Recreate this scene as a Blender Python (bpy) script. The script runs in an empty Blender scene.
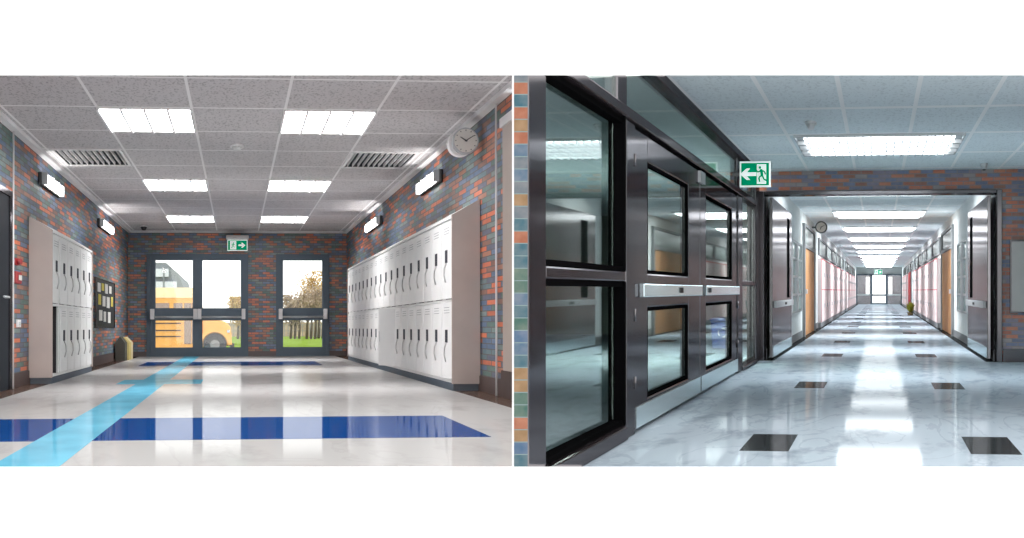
# Two school interiors standing side by side as a cutaway: a brick entrance lobby with lockers,
# and a corridor entrance with a dark glazed partition.  Units are metres, z is up.
import bpy, bmesh, math, random
from mathutils import Matrix, Vector

random.seed(11)
SC = bpy.context.scene
COL = SC.collection
PI = math.pi
rad = math.radians

# ------------------------------------------------------------------ camera
EYE = 1.02
cam_d = bpy.data.cameras.new('camera')
cam = bpy.data.objects.new('camera', cam_d)
COL.objects.link(cam)
cam.location = (0, 0, EYE)
cam.rotation_euler = (PI / 2, 0, 0)
cam_d.sensor_width = 36.0
cam_d.lens = 36.0 * 2000 / 1024
cam_d.shift_y = 21.5 / 1024
cam_d.clip_start = 0.1
cam_d.clip_end = 2000
SC.camera = cam

# ------------------------------------------------------------------ view / world
SC.view_settings.view_transform = 'Standard'
SC.view_settings.look = 'None'
SC.view_settings.gamma = 1.0
SC.view_settings.exposure = 0.0
SC.view_settings.use_curve_mapping = False
w = bpy.data.worlds.new('overcast_sky')
SC.world = w
w.use_nodes = True
w.node_tree.nodes['Background'].inputs[0].default_value = (1, 1, 1, 1)
w.node_tree.nodes['Background'].inputs[1].default_value = 2.2
SC.cycles.max_bounces = 10
SC.cycles.diffuse_bounces = 5
SC.cycles.glossy_bounces = 5
SC.cycles.transparent_max_bounces = 12
SC.cycles.sample_clamp_indirect = 6
SC.cycles.use_denoising = True

# the two rooms: each has its own straight axis (x across, y along, z up)
LOBBY = (Matrix.Translation((0, 0, EYE)) @ Matrix.Rotation(rad(7.829), 4, 'Z')
         @ Matrix.Rotation(rad(-1.0358), 4, 'X') @ Matrix.Translation((0, 0, -0.711)))
HALL = Matrix.Rotation(rad(-10.398), 4, 'Z')
WORLD = Matrix.Identity(4)


# ------------------------------------------------------------------ materials
def srgb(r, g, b):
    f = lambda c: (c / 255 / 12.92) if c / 255 <= 0.04045 else ((c / 255 + 0.055) / 1.055) ** 2.4
    return (f(r), f(g), f(b), 1)


class NT:
    def __init__(s, name):
        s.m = bpy.data.materials.new(name)
        s.m.use_nodes = True
        s.t = s.m.node_tree
        s.t.nodes.clear()
        s.out = s.n('ShaderNodeOutputMaterial')

    def n(s, typ, **kw):
        nd = s.t.nodes.new(typ)
        for k, v in kw.items():
            setattr(nd, k, v)
        return nd

    def l(s, a, b):
        s.t.links.new(a, b)

    def math(s, op, a, b=None, c=None):
        nd = s.n('ShaderNodeMath', operation=op)
        for i, x in enumerate((a, b, c)):
            if x is None:
                continue
            if isinstance(x, (int, float)):
                nd.inputs[i].default_value = x
            else:
                s.l(x, nd.inputs[i])
        return nd.outputs[0]

    def mix(s, fac, a, b):
        nd = s.n('ShaderNodeMix', data_type='RGBA')
        for i, x in ((0, fac), (6, a), (7, b)):
            if isinstance(x, (int, float)):
                nd.inputs[i].default_value = x
            elif isinstance(x, tuple):
                nd.inputs[i].default_value = x
            else:
                s.l(x, nd.inputs[i])
        return nd.outputs[2]

    def coords(s, sx=1, sy=1, sz=1):
        tc = s.n('ShaderNodeTexCoord')
        mp = s.n('ShaderNodeMapping')
        mp.inputs['Scale'].default_value = (sx, sy, sz)
        s.l(tc.outputs['Object'], mp.inputs[0])
        return mp.outputs[0]

    def noise(s, vec, scale, detail=4, rough=0.5):
        nd = s.n('ShaderNodeTexNoise')
        s.l(vec, nd.inputs['Vector'])
        nd.inputs['Scale'].default_value = scale
        nd.inputs['Detail'].default_value = detail
        nd.inputs['Roughness'].default_value = rough
        return nd.outputs['Fac']

    def ramp(s, fac, stops, interp='LINEAR'):
        nd = s.n('ShaderNodeValToRGB')
        cr = nd.color_ramp
        cr.interpolation = interp
        while len(cr.elements) < len(stops):
            cr.elements.new(0.5)
        for e, (p, c) in zip(cr.elements, stops):
            e.position = p
            e.color = c
        s.l(fac, nd.inputs[0])
        return nd.outputs[0]

    def finish(s, color, gloss=0.0, rough=0.3, gcol=(1, 1, 1, 1), bump=None, bstr=0.3, bdist=0.01):
        """diffuse body under a thin coat of fixed strength"""
        d = s.n('ShaderNodeBsdfDiffuse')
        if isinstance(color, tuple):
            d.inputs[0].default_value = color
        else:
            s.l(color, d.inputs[0])
        last = d.outputs[0]
        bn = None
        if bump is not None:
            b = s.n('ShaderNodeBump')
            b.inputs['Strength'].default_value = bstr
            b.inputs['Distance'].default_value = bdist
            s.l(bump, b.inputs['Height'])
            bn = b.outputs[0]
            s.l(bn, d.inputs['Normal'])
        if gloss:
            g = s.n('ShaderNodeBsdfGlossy')
            g.inputs[0].default_value = gcol
            g.inputs[1].default_value = rough
            if bn is not None:
                s.l(bn, g.inputs['Normal'])
            mx = s.n('ShaderNodeMixShader')
            mx.inputs[0].default_value = gloss
            s.l(last, mx.inputs[1])
            s.l(g.outputs[0], mx.inputs[2])
            last = mx.outputs[0]
        s.l(last, s.out.inputs[0])
        return s.m


def plain(name, rgb, gloss=0.06, rough=0.35, vary=0.06, scale=3.0):
    t = NT(name)
    c = srgb(*rgb)
    v = t.noise(t.coords(1, 0.3, 1), scale)
    lo = tuple(x * (1 - vary) for x in c[:3]) + (1,)
    hi = tuple(min(1, x * (1 + vary)) for x in c[:3]) + (1,)
    return t.finish(t.ramp(v, [(0.3, lo), (0.7, hi)]), gloss, rough)


def metal(name, rgb, rough=0.3, gloss=0.5, base=None):
    t = NT(name)
    c = srgb(*rgb)
    return t.finish(srgb(*(base or rgb)), gloss, rough, gcol=c)


def lamp(name, rgb, strength):
    t = NT(name)
    e = t.n('ShaderNodeEmission')
    e.inputs[0].default_value = srgb(*rgb)
    e.inputs[1].default_value = strength
    t.l(e.outputs[0], t.out.inputs[0])
    return t.m


def glow(name, rgb, strength):
    """a backlit sign face: coloured, and giving off some light of that colour"""
    t = NT(name)
    d = t.n('ShaderNodeBsdfDiffuse')
    d.inputs[0].default_value = srgb(*rgb)
    e = t.n('ShaderNodeEmission')
    e.inputs[0].default_value = srgb(*rgb)
    e.inputs[1].default_value = strength
    a = t.n('ShaderNodeAddShader')
    t.l(d.outputs[0], a.inputs[0])
    t.l(e.outputs[0], a.inputs[1])
    t.l(a.outputs[0], t.out.inputs[0])
    return t.m


def glass(name, tint, gloss, rough=0.02, gcol=(1, 1, 1, 1)):
    t = NT(name)
    tr = t.n('ShaderNodeBsdfTransparent')
    tr.inputs[0].default_value = tint
    g = t.n('ShaderNodeBsdfGlossy')
    g.inputs[0].default_value = gcol
    g.inputs[1].default_value = rough
    mx = t.n('ShaderNodeMixShader')
    mx.inputs[0].default_value = gloss
    t.l(tr.outputs[0], mx.inputs[1])
    t.l(g.outputs[0], mx.inputs[2])
    t.l(mx.outputs[0], t.out.inputs[0])
    return t.m


def brick(name, axis, palette, mortar, long=4.4, gloss=0.08, rough=0.35, seed=0.0, size=1.0, joint=0.006):
    """running-bond brick; axis 'x' for a cross wall, 'y' for a wall along the room"""
    t = NT(name)
    tc = t.n('ShaderNodeTexCoord')
    sp = t.n('ShaderNodeSeparateXYZ')
    t.l(tc.outputs['Object'], sp.inputs[0])
    along = t.math('ADD', sp.outputs['X'], seed) if axis == 'x' else t.math('MULTIPLY', sp.outputs['Y'], 1 / long)
    cb = t.n('ShaderNodeCombineXYZ')
    t.l(along, cb.inputs[0])
    t.l(sp.outputs['Z'], cb.inputs[1])
    b = t.n('ShaderNodeTexBrick')
    t.l(cb.outputs[0], b.inputs['Vector'])
    b.inputs['Color1'].default_value = (0, 0, 0, 1)
    b.inputs['Color2'].default_value = (1, 1, 1, 1)
    b.inputs['Mortar'].default_value = (0, 0, 0, 1)
    b.inputs['Scale'].default_value = 1.0
    b.inputs['Mortar Size'].default_value = joint
    b.inputs['Mortar Smooth'].default_value = 0.2
    b.inputs['Brick Width'].default_value = 0.235 * size
    b.inputs['Row Height'].default_value = 0.078 * size
    n = len(palette)
    c = t.ramp(b.outputs['Color'], [(0.02 + 0.96 * i / n, srgb(*p)) for i, p in enumerate(palette)], 'CONSTANT')
    g = t.noise(cb.outputs[0], 14.0, 5)
    c = t.mix(0.20, c, t.ramp(g, [(0.3, srgb(60, 62, 68)), (0.7, srgb(170, 150, 136))]))
    c = t.mix(b.outputs['Fac'], c, srgb(*mortar))
    inv = t.math('SUBTRACT', 1.0, b.outputs['Fac'])
    return t.finish(c, gloss, rough, bump=inv, bstr=0.4, bdist=0.006)


def tiled_ceiling(name, rgb, line, u0, pu, v0, pv, wu, wv, pit=0.62):
    t = NT(name)
    tc = t.n('ShaderNodeTexCoord')
    sp = t.n('ShaderNodeSeparateXYZ')
    t.l(tc.outputs['Object'], sp.inputs[0])

    def bars(sock, o, p, wd):
        f = t.math('FRACT', t.math('ADD', t.math('MULTIPLY', t.math('SUBTRACT', sock, o), 1 / p), 100.5))
        return t.math('LESS_THAN', t.math('ABSOLUTE', t.math('SUBTRACT', f, 0.5)), wd / (2 * p))
    grid = t.math('MAXIMUM', bars(sp.outputs['X'], u0, pu, wu), bars(sp.outputs['Y'], v0, pv, wv))
    mp = t.coords(1, 0.23, 1)
    pits = t.noise(mp, 42.0, 3, 0.6)
    c = srgb(*rgb)
    dk = tuple(x * pit for x in c[:3]) + (1,)
    body = t.ramp(pits, [(0.37, dk), (0.47, c)])
    soft = t.noise(mp, 0.8, 2)
    body = t.mix(t.math('MULTIPLY', soft, 0.12), body, dk)
    return t.finish(t.mix(grid, body, srgb(*line)), 0.03, 0.5)


def marble(name, base, vein, dark, gloss, rough, scale=2.2):
    t = NT(name)
    mp = t.coords(1, 0.22, 1)
    a = t.noise(mp, scale, 8, 0.62)
    c = t.ramp(a, [(0.32, srgb(*dark)), (0.47, srgb(*base)), (0.66, srgb(*base)), (0.8, srgb(*vein))])
    wv = t.n('ShaderNodeTexNoise')
    t.l(mp, wv.inputs['Vector'])
    wv.inputs['Scale'].default_value = scale * 0.55
    wv.inputs['Detail'].default_value = 6
    wv.inputs['Distortion'].default_value = 1.6
    line = t.math('LESS_THAN', t.math('ABSOLUTE', t.math('SUBTRACT', wv.outputs['Fac'], 0.5)), 0.012)
    c = t.mix(t.math('MULTIPLY', line, 0.35), c, srgb(*dark))
    return t.finish(c, gloss, rough)


def wood(name, a, b, axis='z'):
    t = NT(name)
    mp = t.coords(14, 3.0, 0.9)
    f = t.noise(mp, 1.6, 6, 0.6)
    return t.finish(t.ramp(f, [(0.3, srgb(*a)), (0.7, srgb(*b))]), 0.08, 0.25)


M = {}
LOB_PAL = [(66, 103, 140), (201, 98, 58), (68, 112, 103), (101, 126, 161), (136, 87, 70), (227, 112, 63), (82, 119, 126), (77, 89, 115), (176, 112, 84), (115, 140, 136)]
HAL_PAL = [(174, 97, 77), (116, 130, 172), (230, 114, 70), (142, 132, 158), (200, 102, 70), (169, 155, 158), (218, 123, 86), (107, 116, 153)]
PIER_PAL = [(48, 86, 98), (66, 92, 112), (54, 88, 80), (122, 96, 66), (84, 96, 104), (136, 82, 60), (60, 88, 114)]
M['brick_along'] = brick('lobby_brick_along', 'y', LOB_PAL, (84, 82, 82), gloss=0.12, size=.75)
M['brick_cross'] = brick('lobby_brick_cross', 'x', LOB_PAL, (84, 82, 82), size=.75)
M['brick_hall'] = brick('corridor_brick', 'x', HAL_PAL, (140, 130, 128), size=.72)
M['brick_pier'] = brick('pier_brick', 'x', PIER_PAL, (110, 125, 125), seed=0.012, gloss=0.0, size=.76, joint=.0025)
M['lobby_ceiling'] = tiled_ceiling('lobby_ceiling_tiles', (206, 202, 203), (240, 238, 238), -0.478, 0.99, 21.46, 2.58, 0.030, 0.085)
M['hall_ceiling'] = tiled_ceiling('corridor_ceiling_tiles', (234, 241, 244), (254, 254, 254), -0.336, 0.67, 19.23, 3.19, 0.040, 0.22, 0.84)
M['lobby_floor'] = marble('lobby_floor_vinyl', (182, 180, 178), (194, 192, 189), (168, 166, 164), 0.24, 0.05)
M['navy'] = plain('navy_vinyl', (8, 64, 128), 0.26, 0.05)
M['sky_blue'] = plain('pale_blue_vinyl', (104, 178, 204), 0.24, 0.05, 0.12, 4)
M['brown_floor'] = plain('brown_vinyl', (92, 74, 66), 0.2, 0.12)
M['hall_floor'] = marble('corridor_marble', (168, 180, 190), (206, 215, 222), (134, 146, 156), 0.14, 0.045, 2.6)
M['black_tile'] = marble('black_floor_tile', (46, 50, 52), (64, 68, 70), (34, 36, 38), 0.16, 0.1, 4)
M['skirting'] = plain('brown_skirting', (78, 62, 58), 0.08)
M['white_trim'] = plain('white_trim', (232, 230, 230), 0.08)
M['white_wall'] = plain('white_plaster', (226, 229, 228), 0.04, 0.5, 0.03)
M['green_wall'] = plain('grey_green_plaster', (184, 194, 186), 0.04, 0.5, 0.04)
M['beige'] = plain('beige_panel', (176, 162, 152), 0.08, 0.4)
M['navy_door'] = metal('slate_blue_metal', (120, 135, 150), 0.35, 0.2, (92, 102, 110))
M['dark_door'] = plain('dark_door_paint', (28, 33, 40), 0.06)
M['locker'] = plain('white_enamel', (226, 226, 225), 0.12, 0.25, 0.03)
M['handle_grey'] = plain('grey_enamel', (176, 174, 174), 0.12)
M['locker_side'] = plain('beige_enamel', (182, 166, 158), 0.16, 0.25, 0.05)
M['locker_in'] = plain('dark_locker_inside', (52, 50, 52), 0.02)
M['plinth'] = plain('slate_plinth', (60, 72, 84), 0.1, 0.3)
M['black'] = plain('black_plastic', (26, 27, 30), 0.08, 0.3)
M['dark_slot'] = plain('dark_slot', (48, 52, 60), 0.05)
M['chrome'] = metal('polished_steel', (214, 228, 232), 0.12, 0.75, (186, 198, 202))
M['steel'] = metal('brushed_steel', (200, 204, 206), 0.3, 0.5, (180, 182, 184))
M['tube'] = lamp('white_lamp', (255, 252, 250), 10.0)
M['lobby_lamp'] = lamp('lobby_lamp', (252, 251, 252), 15.0)
M['hall_lamp'] = lamp('entrance_lamp', (246, 252, 255), 12.5)
M['corridor_lamp'] = lamp('corridor_lamp', (246, 252, 255), 11.0)
M['side_fill'] = lamp('side_hall_fill', (246, 255, 250), 60.0)  # added fill for the hall behind the glass, not a known fitting
M['red'] = plain('red_plastic', (168, 28, 34), 0.12)
M['paper'] = plain('white_paper', (232, 230, 224), 0.0, 0.5, 0.03)
M['yellow_paper'] = plain('yellow_paper', (222, 206, 110), 0.0)
M['olive'] = plain('olive_grey_card', (84, 82, 74), 0.03)
M['mustard'] = plain('mustard_board', (196, 176, 112), 0.04)
M['cream'] = plain('cream_board', (214, 200, 160), 0.04)
M['sign_green'] = glow('exit_green', (0, 140, 98), 0.55)
M['sign_white'] = glow('exit_white', (244, 250, 248), 0.55)
M['clear'] = glass('clear_glass', (0.94, 0.95, 0.94, 1), 0.04)
M['tinted'] = glass('tinted_glass', (0.76, 0.81, 0.79, 1), 0.29, 0.012, (0.86, 0.91, 0.89, 1))
M['window_glass'] = glass('grey_green_glass', (0.30, 0.36, 0.34, 1), 0.3, 0.08)
M['frame'] = metal('dark_bronze_metal', (214, 210, 214), 0.11, 0.22, (32, 28, 30))
M['frame_deep'] = plain('black_gasket', (10, 10, 11), 0.0)
M['leaf_metal'] = metal('brushed_dark_steel', (214, 210, 212), 0.14, 0.42, (66, 62, 64))
M['oak'] = wood('oak_veneer', (184, 134, 92), (206, 158, 114))
M['pink'] = plain('pink_red_frame', (206, 96, 104), 0.08)
M['pale_door'] = plain('pale_locker_door', (224, 206, 204), 0.08, 0.25, 0.03)
M['board_grey'] = plain('grey_green_board', (112, 122, 120), 0.2, 0.2)
M['pale_glass'] = plain('pale_green_glass', (168, 184, 180), 0.3, 0.1)
M['bin_blue'] = plain('blue_plastic', (48, 70, 150), 0.1, 0.3)
M['grey_plinth'] = plain('grey_skirting', (122, 124, 126), 0.1)
M['bus_yellow'] = plain('bus_yellow', (236, 168, 52), 0.1, 0.3)
M['bus_roof'] = plain('bus_cream_roof', (246, 222, 168), 0.1, 0.3)
M['bus_glass'] = plain('brown_bus_glass', (122, 92, 66), 0.15, 0.15)
M['tyre'] = plain('tyre_rubber', (52, 52, 54), 0.04)
M['grass'] = plain('grass_lawn', (122, 146, 62), 0.0, 0.5, 0.2, 0.4)
M['paving'] = plain('grey_paving', (178, 176, 172), 0.0, 0.5, 0.08, 0.5)
M['leaf_gold'] = plain('golden_leaves', (200, 168, 108), 0.0, 0.5, 0.3, 0.8)
M['leaf_brown'] = plain('brown_leaves', (176, 156, 136), 0.0, 0.5, 0.3, 0.8)
M['bark'] = plain('tree_bark', (112, 100, 92), 0.0)
M['building'] = plain('grey_cladding', (128, 134, 140), 0.05)
M['far_glass'] = plain('building_glass', (176, 188, 196), 0.3, 0.1)
M['fence'] = plain('grey_rail', (140, 140, 140), 0.02)
M['plant'] = plain('plant_leaf', (176, 178, 70), 0.05, 0.4, 0.3, 9)
M['pot'] = plain('plant_pot', (150, 132, 88), 0.05)


# ------------------------------------------------------------------ mesh builder
class MB:
    def __init__(s):
        s.bm = bmesh.new()

    def box(s, x0, x1, y0, y1, z0, z1, m=0):
        v = [s.bm.verts.new((x, y, z)) for z in (z0, z1) for y in (y0, y1) for x in (x0, x1)]
        for f in ((0, 2, 3, 1), (4, 5, 7, 6), (0, 1, 5, 4), (2, 6, 7, 3), (0, 4, 6, 2), (1, 3, 7, 5)):
            s.bm.faces.new([v[i] for i in f]).material_index = m
        return s

    def prism(s, poly, axis, a, b, m=0):
        """extrude a 2-D outline: axis 'x' takes (y,z) points, 'y' takes (x,z), 'z' takes (x,y)"""
        def P(p, t):
            return {'x': (t, p[0], p[1]), 'y': (p[0], t, p[1]), 'z': (p[0], p[1], t)}[axis]
        va = [s.bm.verts.new(P(p, a)) for p in poly]
        vb = [s.bm.verts.new(P(p, b)) for p in poly]
        n = len(poly)
        fs = [s.bm.faces.new(va), s.bm.faces.new(vb)]
        for i in range(n):
            fs.append(s.bm.faces.new((va[i], va[(i + 1) % n], vb[(i + 1) % n], vb[i])))
        for f in fs:
            f.material_index = m
        return s

    def disc(s, c, axis, r, a, b, n=28, m=0, ry=None, r2=None):
        """round (or oval) plate between a and b along an axis; r2 tapers the far end"""
        ry = ry or r
        k = (r2 / r) if r2 else 1.0
        def P(i, t, q):
            p = (c[0] + q * r * math.cos(2 * PI * i / n), c[1] + q * ry * math.sin(2 * PI * i / n))
            return {'x': (t, p[0], p[1]), 'y': (p[0], t, p[1]), 'z': (p[0], p[1], t)}[axis]
        va = [s.bm.verts.new(P(i, a, 1)) for i in range(n)]
        vb = [s.bm.verts.new(P(i, b, k)) for i in range(n)]
        fs = [s.bm.faces.new(va), s.bm.faces.new(vb)]
        for i in range(n):
            f = s.bm.faces.new((va[i], va[(i + 1) % n], vb[(i + 1) % n], vb[i]))
            f.smooth = True
            fs.append(f)
        for f in fs:
            f.material_index = m
        return s

    def tube(s, pts, r, n=8, m=0, r_end=None):
        pts = [Vector(p) for p in pts]
        rings = []
        for i, p in enumerate(pts):
            d = (pts[min(i + 1, len(pts) - 1)] - pts[max(i - 1, 0)]).normalized()
            up = Vector((0, 0, 1)) if abs(d.z) < 0.9 else Vector((1, 0, 0))
            a = d.cross(up).normalized()
            b = d.cross(a)
            q = r if r_end is None else r + (r_end - r) * i / (len(pts) - 1)
            rings.append([s.bm.verts.new(p + a * q * math.cos(2 * PI * k / n) + b * q * math.sin(2 * PI * k / n)) for k in range(n)])
        for r0, r1 in zip(rings, rings[1:]):
            for k in range(n):
                f = s.bm.faces.new((r0[k], r0[(k + 1) % n], r1[(k + 1) % n], r1[k]))
                f.smooth = True
                f.material_index = m
        for e in (rings[0], rings[-1]):
            s.bm.faces.new(e).material_index = m
        return s

    def clip(s, mat, planes):
        """saw the piece off along planes given in world space (point, outward normal)"""
        inv = mat.inverted()
        for co, no in planes:
            p = inv @ Vector(co)
            n = (inv.to_3x3() @ Vector(no)).normalized()
            g = list(s.bm.verts) + list(s.bm.edges) + list(s.bm.faces)
            r = bmesh.ops.bisect_plane(s.bm, geom=g, plane_co=p, plane_no=n, clear_outer=True, dist=1e-5)
            ed = [e for e in r['geom_cut'] if isinstance(e, bmesh.types.BMEdge)]
            if ed:
                bmesh.ops.holes_fill(s.bm, edges=ed)
        return s


def obj(name, mb, mats, parent=None, mat=None, bevel=0.0):
    bmesh.ops.recalc_face_normals(mb.bm, faces=mb.bm.faces[:])
    me = bpy.data.meshes.new(name)
    mb.bm.to_mesh(me)
    mb.bm.free()
    for k in (mats if isinstance(mats, (list, tuple)) else [mats]):
        me.materials.append(M[k])
    o = bpy.data.objects.new(name, me)
    COL.objects.link(o)
    if parent is not None:
        o.parent = parent
    elif mat is not None:
        o.matrix_world = mat
    if bevel:
        b = o.modifiers.new('edge', 'BEVEL')
        b.width = bevel
        b.segments = 2
        b.limit_method = 'ANGLE'
    return o


def tag(o, label=None, cat=None, group=None, kind=None):
    for k, v in (('label', label), ('category', cat), ('group', group), ('kind', kind)):
        if v:
            o[k] = v
    return o


def thing(name, label, cat, room, loc=(0, 0, 0), group=None, kind=None, rot=0.0):
    o = bpy.data.objects.new(name, None)
    o.empty_display_size = 0.1
    COL.objects.link(o)
    o.matrix_world = room @ Matrix.Translation(loc) @ Matrix.Rotation(rot, 4, 'Z')
    return tag(o, label, cat, group, kind)


def solo(name, mb, mats, label, cat, room, loc=(0, 0, 0), group=None, bevel=0.0):
    o = obj(name, mb, mats, None, room @ Matrix.Translation(loc), bevel)
    return tag(o, label, cat, group)


def struct(name, mb, mats, room, label, cat, bevel=0.0):
    o = obj(name, mb, mats, None, room, bevel)
    return tag(o, label, cat, None, 'structure')


def dup(root, room, loc, label, group=None):
    """a copy of a thing with copies of its parts and their sub-parts"""
    r = root.copy()
    COL.objects.link(r)
    r.matrix_world = room @ Matrix.Translation(loc)
    r['label'] = label
    if group:
        r['group'] = group
    for ch in list(root.children):
        c = ch.copy()
        COL.objects.link(c)
        c.parent = r
        for g in list(ch.children):
            d = g.copy()
            COL.objects.link(d)
            d.parent = c
    return r


ORD = ['first', 'second', 'third', 'fourth', 'fifth', 'sixth', 'seventh', 'eighth', 'ninth', 'tenth', 'eleventh', 'twelfth',
       'thirteenth', 'fourteenth', 'fifteenth', 'sixteenth', 'seventeenth', 'eighteenth']

# both rooms are sawn open at the front along two sloping section planes, one above and one below eye height
TOP = ((0, 0, EYE), (0, -0.1077, 1))
BOT = ((0, 0, EYE), (0, -0.0882, -1))
SAW = [TOP, BOT]
DIV_W = 0.0096        # thickness of the white dividing panel between the rooms
LEFT_OF = ((0, 0, 0), (1, 0, 0))
RIGHT_OF = ((DIV_W, 0, 0), (-1, 0, 0))

# =====================================================================================
#  ENTRANCE LOBBY
# =====================================================================================
UL, UR, ZC, VF = -2.60, 2.66, 3.04, 49.0      # side walls, ceiling height, far wall

b = MB().box(UL, UR, 9, VF, -0.02, 0, 0)
b.box(UL, -2.34, 9, VF, 0, 0.001, 3).box(2.37, UR, 9, VF, 0, 0.001, 3)      # brown border
b.box(-2.34, 1.62, 12.77, 15.88, 0, 0.0015, 1)                                # navy bands
b.box(-1.80, 1.58, 37.3, 41.3, 0, 0.0015, 1)
b.box(-1.50, -0.45, 25.4, 27.5, 0, 0.0015, 2)                                 # pale blue bar and stripe
b.box(-1.25, -0.90, 9, VF, 0, 0.003, 2)
b.clip(LOBBY, SAW + [LEFT_OF])
struct('floor', b, ['lobby_floor', 'navy', 'sky_blue', 'brown_floor'], LOBBY,
       'glossy white lobby floor with navy bands and a pale blue stripe', 'floor')

VU = [(-2.40, -1.52), (1.53, 2.40)]
VV0, VV1 = 26.66, 29.2
b = MB().box(UL, UR, 17, VV0, ZC, ZC + 0.03).clip(LOBBY, SAW + [LEFT_OF])
b.box(UL, UR, VV1, VF, ZC, ZC + .03).box(UL, VU[0][0], VV0, VV1, ZC, ZC + .03)
b.box(VU[0][1], VU[1][0], VV0, VV1, ZC, ZC + .03).box(VU[1][1], UR, VV0, VV1, ZC, ZC + .03)
struct('ceiling', b, 'lobby_ceiling', LOBBY, 'speckled grey tile ceiling over the brick lobby', 'ceiling')

b = MB().box(UL - 0.12, UL, 10.6, VF + 0.12, 0, ZC).clip(LOBBY, SAW)
struct('wall_left', b, 'brick_along', LOBBY, 'blue and orange brick lobby wall with the pinboard', 'wall')
b = MB().box(UR, UR + 0.12, 18, VF + 0.12, 0, ZC).clip(LOBBY, SAW + [LEFT_OF])
struct('wall_right', b, 'brick_along', LOBBY, 'blue and orange brick lobby wall behind the long locker bank', 'wall')

# far wall, with the openings of the two doors left free
DX = [(-2.16, 0.27), (0.94, 2.23)]
DT = 2.48
b = MB().box(UL, DX[0][0], VF, VF + 0.3, 0, ZC).box(DX[0][1], DX[1][0], VF, VF + 0.3, 0, ZC)
b.box(DX[1][1], UR, VF, VF + 0.3, 0, ZC)
b.box(DX[0][0], DX[0][1], VF, VF + 0.3, DT, ZC).box(DX[1][0], DX[1][1], VF, VF + 0.3, DT, ZC)
struct('wall_far', b, 'brick_cross', LOBBY, 'brick end wall of the lobby with two glazed doors', 'wall')

b = MB().box(UL, UL + 0.09, 17, VF, ZC - 0.05, ZC).clip(LOBBY, SAW)
struct('trim_1', b, 'white_trim', LOBBY, 'white ceiling trim above the wall with the pinboard', 'trim')
b = MB().box(UR - 0.09, UR, 17, VF, ZC - 0.05, ZC).clip(LOBBY, SAW + [LEFT_OF])
struct('trim_2', b, 'white_trim', LOBBY, 'white ceiling trim above the wall with the clock', 'trim')
b = MB().box(UL, UR, VF - 0.3, VF, ZC - 0.05, ZC)
struct('trim_3', b, 'white_trim', LOBBY, 'white ceiling trim above the glazed doors', 'trim')
for nm, x0, x1, lab in (('left', UL, UL + 0.02, 'brown skirting below the pinboard wall'), ('right', UR - 0.02, UR, 'brown skirting below the clock wall')):
    bb = MB().box(x0, x1, 10.6 if nm == 'left' else 19, VF, 0, 0.17).clip(LOBBY, SAW + [LEFT_OF])
    struct('baseboard_' + nm, bb, 'skirting', LOBBY, lab, 'skirting')
b = MB()
for x0, x1 in ((UL, DX[0][0]), (DX[0][1], DX[1][0]), (DX[1][1], UR)):
    b.box(x0, x1, VF - 0.06, VF, 0, 0.12)
struct('baseboard_far', b, 'skirting', LOBBY, 'brown skirting between the glazed doors', 'skirting')

# white pipes up the side walls, the doorways in front of them
for x, v, lab in ((UL + 0.03, 23.75, 'thin white pipe running up the brick beside the dark doorway'),
                  (UR - 0.03, 20.3, 'thin white pipe running up the brick beside the beige panel')):
    bb = MB().tube([(x, v, 0.0), (x, v, ZC - 0.02)], 0.011, 10)
    solo('wall_pipe', bb, 'white_trim', lab, 'pipe', LOBBY)
d = thing('door_1', 'dark slate door with pale frame at the near end of the pinboard wall', 'door', LOBBY, kind='structure')
obj('door_leaf', MB().box(UL, UL + 0.03, 20.2, 23.30, 0.01, 2.20), 'dark_door', d)
obj('door_frame', MB().box(UL, UL + 0.05, 23.28, 23.48, 0, 2.27).box(UL, UL + 0.05, 20.0, 23.28, 2.2, 2.27), 'frame', d)
obj('door_handle', MB().tube([(UL + .03, 22.9, 1.05), (UL + .08, 22.9, 1.05), (UL + .08, 22.4, 1.05)], .012), 'steel', d)
d = thing('door_2', 'tall beige panel with white head trim at the near end of the clock wall', 'door', LOBBY, kind='structure')
obj('door_leaf', MB().box(UR - 0.03, UR, 18.9, 19.80, 0.27, 2.70).clip(LOBBY, SAW + [LEFT_OF]), 'beige', d)
obj('door_frame', MB().box(UR - 0.05, UR, 18.9, 19.88, 2.70, 2.79).clip(LOBBY, SAW + [LEFT_OF]), 'white_trim', d)
obj('door_foot', MB().box(UR - 0.04, UR, 18.9, 19.88, 0, 0.27).clip(LOBBY, SAW + [LEFT_OF]), 'skirting', d)


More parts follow.
